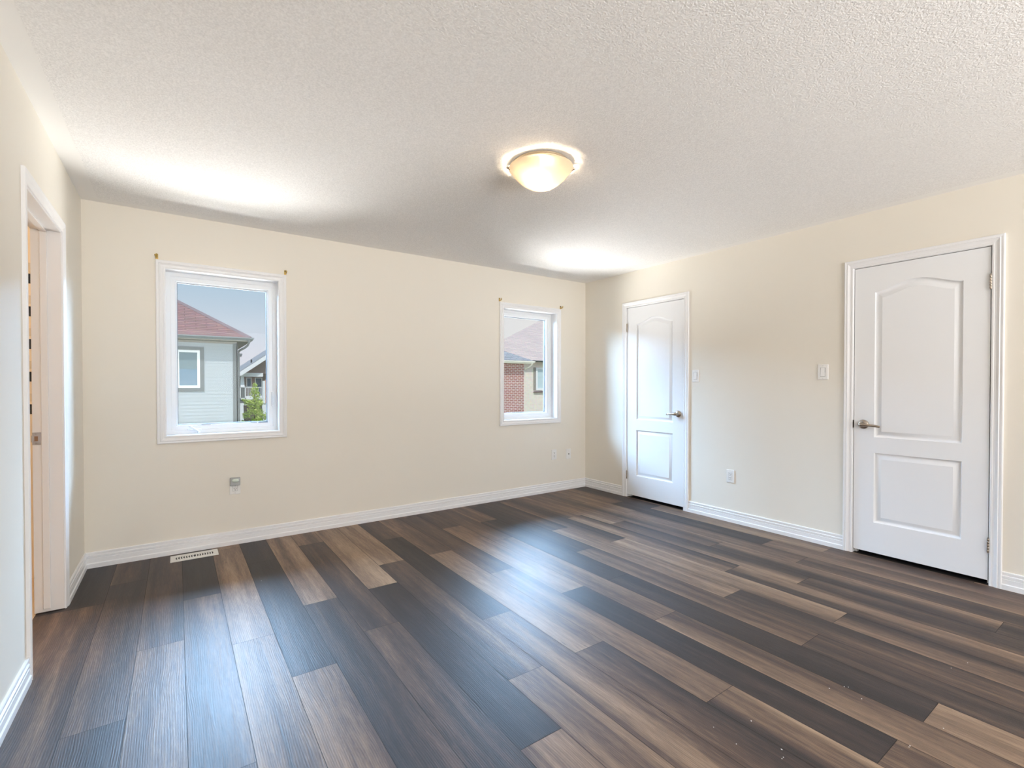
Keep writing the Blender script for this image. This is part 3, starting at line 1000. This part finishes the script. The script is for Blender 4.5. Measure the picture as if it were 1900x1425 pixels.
# ------------------------------------------------------------------ outside: pale siding house seen through the left window
FY = 13.3
HX0, HX1 = -9.0, 2.09
sh = empty('siding_house', (HX0 / 2, FY, GZ), label='pale blue siding house with red shingle roof outside the left window', cat='house')
b = MB()
b.box(HX0, HX1 - .02, FY + .02, FY + 9, GZ, 2.66)
b.build('house_body', SIDING, sh)
b = MB()
z = GZ
while z < 2.55:
    z1 = min(z + .1065, 2.56)
    b.add([(HX0, FY - .006, z), (1.98, FY - .006, z), (1.98, FY + .005, z1), (HX0, FY + .005, z1), (HX0, FY + .02, z), (1.98, FY + .02, z)], [(0, 1, 2, 3), (0, 4, 5, 1)])
    z += .1065
b.build('siding_courses', SIDING, sh)
b = MB()
b.box(1.97, HX1, FY - .022, FY + .02, GZ, 2.56)
b.box(HX1 - .02, HX1 + .01, FY - .022, FY + .12, GZ, 2.56)
b.build('corner_board', GREYTRIM, sh)
b = MB()
b.box(HX0, 2.42, 12.86, FY + .05, 2.60, 2.63)
b.box(HX1 - .05, 2.42, FY, FY + 9, 2.60, 2.63)
b.box(HX0, HX1, FY - .014, FY + .01, 2.535, 2.60)
b.build('soffit', SOFFIT, sh)
b = MB()
gprof = [(0, 0), (-.055, 0), (-.070, .03), (-.090, .055), (-.092, .088), (-.085, .09), (-.083, .060), (0, .06)]
b.loft([[(HX0, 12.86 + d, 2.630 + z_) for d, z_ in gprof], [(2.42 - d, 12.86 + d, 2.630 + z_) for d, z_ in gprof], [(2.42 - d, 22.3, 2.630 + z_) for d, z_ in gprof]])
b.build('gutter', GUTTER, sh, bevel=.004)
b = MB()
m = .66
def rp(x, y): return (x, y, 2.72 + m * (y - 12.80))
b.add([rp(HX0, 12.80), rp(2.44, 12.80), rp(2.44 - 4.6, 17.4), rp(HX0, 17.4)], [(0, 1, 2, 3)])
zt = 2.72 + m * 4.6
b.add([(2.44, 12.80, 2.72), (2.44, 22.2, 2.72), (2.44 - 4.6, 17.6, zt), (2.44 - 4.6, 17.4, zt)], [(0, 1, 2, 3)])
b.add([(HX0, 12.80, 2.66), (2.44, 12.80, 2.66), (2.44, 22.2, 2.66), (HX0, 22.2, 2.66)], [(0, 1, 2, 3)])
b.add([(HX0, 17.4, zt), (2.44 - 4.6, 17.4, zt), (2.44 - 4.6, 17.6, zt), (2.44, 22.2, 2.72), (HX0, 22.2, 2.72)], [(0, 1, 2, 3, 4)])
b.add([(HX0, 12.8, 2.72), (HX0, 17.4, zt), (HX0, 22.2, 2.72)], [(0, 1, 2)])
b.build('roof', RED_SHINGLE, sh)
b = MB()
hv = []
N = 26
for k in range(N):
    s0, s1 = 4.6 * k / N, 4.6 * (k + 1.25) / N
    p, q = Vector((2.44 - s0, 12.8 + s0, 2.72 + m * s0 + .012)), Vector((2.44 - s1, 12.8 + s1, 2.72 + m * s1 + .03))
    b.add([p + Vector((-.11, -.02, -.02)), p + Vector((0, 0, .02)), p + Vector((.02, .16, -.02)), q + Vector((.02, .16, -.035)), q + Vector((0, 0, 0)), q + Vector((-.11, -.02, -.035))],
          [(0, 1, 4, 5), (1, 2, 3, 4), (0, 2, 1)])
b.build('ridge_caps', mat('grey_ridge_caps', (.24, .19, .20), .85), sh)
b = MB()
b.tube([(2.37, 12.80, 2.64), (2.37, 12.82, 2.56), (2.34, 12.86, 2.48), (2.26, 12.98, 2.40), (2.17, 13.15, 2.35), (2.135, 13.28, 2.31), (2.13, 13.33, 2.24), (2.13, 13.35, GZ + .1)], .035, 8)
b.build('downspout', GREYTRIM, sh, smooth=True)
# window of the siding house
b = MB()
wx0, wx1, wz0, wz1 = .50, 1.095, 1.15, 2.30
t = .105
ring(b, wx0 - t, wx1 + t, wz0 - t, wz1 + t, t, FY - .035, FY + .01)
nw = b.build('window', GREYTRIM, sh)
b = MB(); ring(b, wx0, wx1, wz0, wz1, .072, FY - .028, FY + .015)
b.build('window_frame', WHITEX, nw, bevel=.006)
b = MB(); b.box(wx0 + .06, wx1 - .06, FY - .013, FY + .010, wz0 + .06, wz1 - .06)
b.build('pane', XGLASS, nw)
b = MB()
b.box(wx0 + .072, wx1 - .072, FY - .0155, FY - .0132, 1.72, wz1 - .07)
b.build('blind', BLIND, nw)
# lower rear wing: its eave peeps out past the corner
b = MB()
b.box(0.5, 2.52, 20.0, 24, GZ, 2.44)
b.build('rear_wing', SIDING, sh)
b = MB()
b.box(0.5, 2.76, 19.85, 24, 2.44, 2.50)
b.loft([[(0.5, 19.85 + d, 2.48 + z_) for d, z_ in gprof], [(2.78 - d, 19.85 + d, 2.48 + z_ * 1.6) for d, z_ in gprof]])
b.build('rear_eave', GUTTER, sh)

# ------------------------------------------------------------------ outside: far house with a balcony
fh = empty('balcony_house', (8.5, 45, GZ), label='far brown house with white balcony columns, behind the green tree', cat='house')
BY = 46.4
b = MB()
b.box(5.0, 14.0, BY, BY + 9, GZ, 2.4)
b.add([(4.9, BY, 2.3), (14.1, BY, 2.3), (9.5, BY, 5.6)], [(0, 1, 2)])
b.build('house_wall', BROWN_BRICK, fh)
b = MB()
k = .75
for sgn, xe in ((1, 4.75), (-1, 14.25)):
    xp = 9.5
    ze, zp = 2.30, 2.30 + k * 4.75
    b.add([(xe, 43.9, ze), (xp, 43.9, zp), (xp, 55.5, zp), (xe, 55.5, ze), (xe, 43.9, ze - .12), (xp, 43.9, zp - .12), (xp, 55.5, zp - .12), (xe, 55.5, ze - .12)],
          [(0, 1, 2, 3), (4, 7, 6, 5), (0, 4, 5, 1), (0, 3, 7, 4), (2, 6, 7, 3)])
b.build('roof', GREY_SHINGLE, fh)
b = MB()
for sgn, xe in ((1, 4.78), (-1, 14.22)):
    b.add([(xe, 43.88, 2.22), (9.5, 43.88, 5.76), (9.5, 43.88, 5.36), (xe + sgn * .35, 43.88, 2.08), (xe, 44.0, 2.22), (9.5, 44.0, 5.76), (9.5, 44.0, 5.36), (xe + sgn * .35, 44.0, 2.08)],
          [(0, 1, 2, 3), (4, 7, 6, 5), (0, 4, 5, 1), (3, 2, 6, 7), (0, 3, 7, 4)])
b.build('rake_board', WHITEX, fh)
b = MB()
b.lathe((6.12, 45.4, 3.2), (0, 0, 1), [(0, 0), (.06, 0), (.06, .42), (0, .42)], 12)
b.build('vent_pipe', DARK, fh)
b = MB()
b.add([(5.2, 44.6, 2.36), (13.8, 44.6, 2.36), (9.5, 44.6, 5.45)], [(0, 1, 2)])
b.box(5.2, 13.8, 44.6, BY, 2.33, 2.37)
b.build('gable_face', mat('brown_gable_shingles', (.26, .19, .16), .8), fh)
b = MB()
b.box(5.13, 6.95, 44.5, 44.8, 2.04, 2.38)
b.build('porch_beam', WHITEX, fh)
b = MB()
def taper(mb, xc, yc, z0, z1, w0, w1):
    r = lambda w, z_: [(xc - w, yc - w, z_), (xc + w, yc - w, z_), (xc + w, yc + w, z_), (xc - w, yc + w, z_)]
    mb.loft([r(w0, z0), r(w1, z1)])
taper(b, 5.31, 44.65, 1.14, 2.04, .155, .115)
b.build('column', WHITEX, fh)
b = MB()
ring_ = [(5.10, 5.55)]
for x0, x1, z0, z1 in ((5.08, 5.16, .0, 1.16), (5.48, 5.56, .0, 1.16), (5.06, 5.58, 1.06, 1.17), (5.06, 5.58, .0, .14)):
    b.box(x0, x1, 44.42, 44.92, z0, z1)
ped = b.build('pedestal', WHITEX, fh)
b = MB(); b.box(5.10, 5.54, 44.46, 44.90, .05, 1.10)
b.build('pedestal_panel', GREYTRIM, ped)
b = MB()
b.box(5.56, 7.0, 44.62, 44.70, 1.03, 1.10); b.box(5.56, 7.0, 44.62, 44.70, .22, .29)
for k in range(11):
    b.box(5.66 + k * .12, 5.69 + k * .12, 44.64, 44.68, .27, 1.05)
b.build('railing', WHITEX, fh)
b = MB()
b.box(5.0, 7.2, 44.5, BY, -.02, .22)
b.build('balcony_floor', WHITEX, fh)
b = MB()
b.box(5.04, 7.2, 44.55, BY, -.34, -.02)
b.build('balcony_band', GREYTRIM, fh)
b = MB()
b.box(5.03, 7.2, 44.5, 44.8, -.52, -.34)
b.build('lower_beam', WHITEX, fh)
b = MB()
taper(b, 5.24, 44.65, GZ, -.52, .20, .13)
b.build('column', WHITEX, fh)
for x0, x1, z0, z1 in ((5.80, 6.24, 1.10, 1.98), (6.52, 7.12, .22, 1.98)):
    b = MB(); ring(b, x0, x1, z0, z1, .07, BY - .06, BY + .02)
    q = b.build('window', WHITEX, fh)
    b = MB(); b.box(x0 + .05, x1 - .05, BY - .02, BY - .005, z0 + .05, z1 - .05)
    b.build('pane', XGLASS, q)
b = MB(); b.box(6.335, 6.50, 39.9, 40.3, -.22, 1.62); b.box(6.30, 6.62, 40.0, 40.3, GZ, -.22)
pr = b.build('brick_pier', WHITEX, fh)
b = MB(); b.box(6.50, 6.60, 39.92, 40.3, -.22, 1.68)
b.build('pier_side', ORANGEB, pr)

# ------------------------------------------------------------------ outside: young tree
tr = empty('young_tree', (3.85, 24, GZ), label='bright yellow-green young tree in front of the far balcony house', cat='tree')
b = MB()
b.tube([(3.85, 24, GZ), (3.87, 24, -1.6), (3.83, 24, -.4), (3.86, 24, .9)], [.07, .055, .035, .012], 8)
b.build('trunk', BARK, tr, smooth=True)
b = MB()
rr = random.Random(5)
def leaf_cluster(cx, cy, cz, R, n):
    for _ in range(n):
        d = Vector((rr.gauss(0, 1), rr.gauss(0, 1), rr.gauss(0, .8))).normalized() * R * rr.uniform(.35, 1.0)
        p = Vector((cx, cy, cz)) + d
        s = rr.uniform(.032, .062)
        a = Vector((rr.gauss(0, 1), rr.gauss(0, 1), rr.gauss(0, .5))).normalized()
        c = a.cross(Vector((rr.gauss(0, 1), rr.gauss(0, 1), rr.gauss(0, 1)))).normalized()
        b.mi = 1 if rr.random() < .45 else 0
        b.add([p - a * s, p + c * s * .55, p + a * s, p - c * s * .55], [(0, 1, 2, 3)])
for _ in range(16):
    h = rr.uniform(0, 1)
leaf_cluster(3.86, 24, 1.25, .13, 60)
leaf_cluster(3.84, 24, 1.0, .20, 130)
leaf_cluster(3.86, 24, .72, .27, 190)
leaf_cluster(3.95, 24, .42, .26, 180)
leaf_cluster(3.45, 23.95, .38, .15, 90)
leaf_cluster(3.32, 23.95, .47, .09, 40)
for k in range(44):
    z = rr.uniform(-2.2, .34)
    R = .56 - max(0, z + .2) * .45
    a = rr.uniform(0, 6.28)
    q = R * math.sqrt(rr.random())
    leaf_cluster(3.85 + q * math.cos(a), 24 + q * math.sin(a), z, rr.uniform(.17, .27), 190)
b.build('crown', [LEAF, LEAF2], tr)

# ------------------------------------------------------------------ outside: red brick house, second window
rb = empty('brick_house', (10.5, 13, GZ), label='red brick house with grey roof and cream gutter outside the right window', cat='house')
b = MB()
b.box(5.5, 13.22, 13.0, 17.5, GZ, 2.22)
b.build('brick_wall', RED_BRICK, rb)
b = MB()
b.box(5.3, 13.46, 12.66, 17.7, 2.18, 2.22)
b.build('soffit', CREAMX, rb)
b = MB()
b.loft([[(5.3, 12.66 + d, 2.205 + z_) for d, z_ in gprof], [(13.44 - d, 12.66 + d, 2.205 + z_) for d, z_ in gprof], [(13.44 - d, 17.7, 2.205 + z_) for d, z_ in gprof]])
b.build('gutter', CREAMX, rb, bevel=.004)
b = MB()
m2 = .49
e0 = (13.45, 12.60, 2.31)
R_ = 2.5
b.add([(5.3, 12.6, 2.31), e0, (13.45 - R_, 12.6 + R_, 2.31 + m2 * R_), (5.3, 12.6 + R_, 2.31 + m2 * R_)], [(0, 1, 2, 3)])
b.add([e0, (13.45, 17.7, 2.31), (13.45 - R_, 17.7 - R_, 2.31 + m2 * R_), (13.45 - R_, 12.6 + R_, 2.31 + m2 * R_)], [(0, 1, 2, 3)])
b.add([(5.3, 12.6, 2.24), (13.45, 12.6, 2.24), (13.45, 17.7, 2.24), (5.3, 17.7, 2.24)], [(0, 1, 2, 3)])
b.build('roof', GREY_SHINGLE, rb)
b = MB()
b.tube([(13.40, 12.62, 2.22), (13.40, 12.66, 2.14), (13.36, 12.76, 2.06), (13.28, 12.90, 2.00), (13.25, 12.97, 1.96), (13.25, 13.06, 1.86), (13.25, 13.08, GZ + .1)], .035, 8)
b.build('downspout', CREAMX, rb, smooth=True)

# ------------------------------------------------------------------ outside: pale stone house behind it
st = empty('stone_house', (19, 19, GZ), label='pale stone house with a big weathered brown roof, behind the red brick house', cat='house')
b = MB()
b.loft([[(14.0, 19.0, z_), (43.5, 19.0, z_), (43.5, 29.0, z_), (20.4, 29.0, z_)] for z_ in (GZ, 2.66)])
b.build('stone_wall', STONE, st)
b = MB()
b.loft([[(13.6, 18.55, z_), (44, 18.55, z_), (44, 29.3, z_), (20.1, 29.3, z_)] for z_ in (2.66, 2.70)])
b.build('soffit', SOFFIT, st)
b = MB()
b.loft([[(13.6, 18.58 + d, 2.66 + z_ * .8) for d, z_ in gprof], [(44, 18.58 + d, 2.66 + z_ * .8) for d, z_ in gprof]])
b.build('gutter', GREYTRIM, st)
b = MB()
A_, B_ = (13.47, 18.5, 2.72), (29.53, 30.3, 8.03)
b.add([A_, (44, 18.5, 2.72), (44, 30.3, 8.03), B_], [(0, 1, 2, 3)])
b.add([A_, B_, (30.73, 32.3, 8.03), (25.47, 38.5, 2.72)], [(0, 1, 2, 3)])
b.add([(13.47, 18.5, 2.70), (44, 18.5, 2.70), (44, 38.5, 2.70), (25.47, 38.5, 2.70)], [(0, 1, 2, 3)])
b.build('roof', TAN_SHINGLE, st)
b = MB()
ring(b, 18.52, 19.9, .93, 2.33, .12, 18.93, 19.02)
sw = b.build('window', WHITEX, st)
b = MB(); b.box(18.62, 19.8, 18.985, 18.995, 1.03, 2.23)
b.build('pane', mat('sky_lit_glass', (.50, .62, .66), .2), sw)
b = MB(); b.box(18.36, 20.1, 18.88, 19.0, .80, .86)
b.build('window_sill', mat('dark_sill_edge', (.16, .10, .10), .8), sw)
b = MB(); b.box(18.36, 18.52, 18.97, 19.02, .93, 2.33)
b.build('window_surround', SOFFIT, sw)
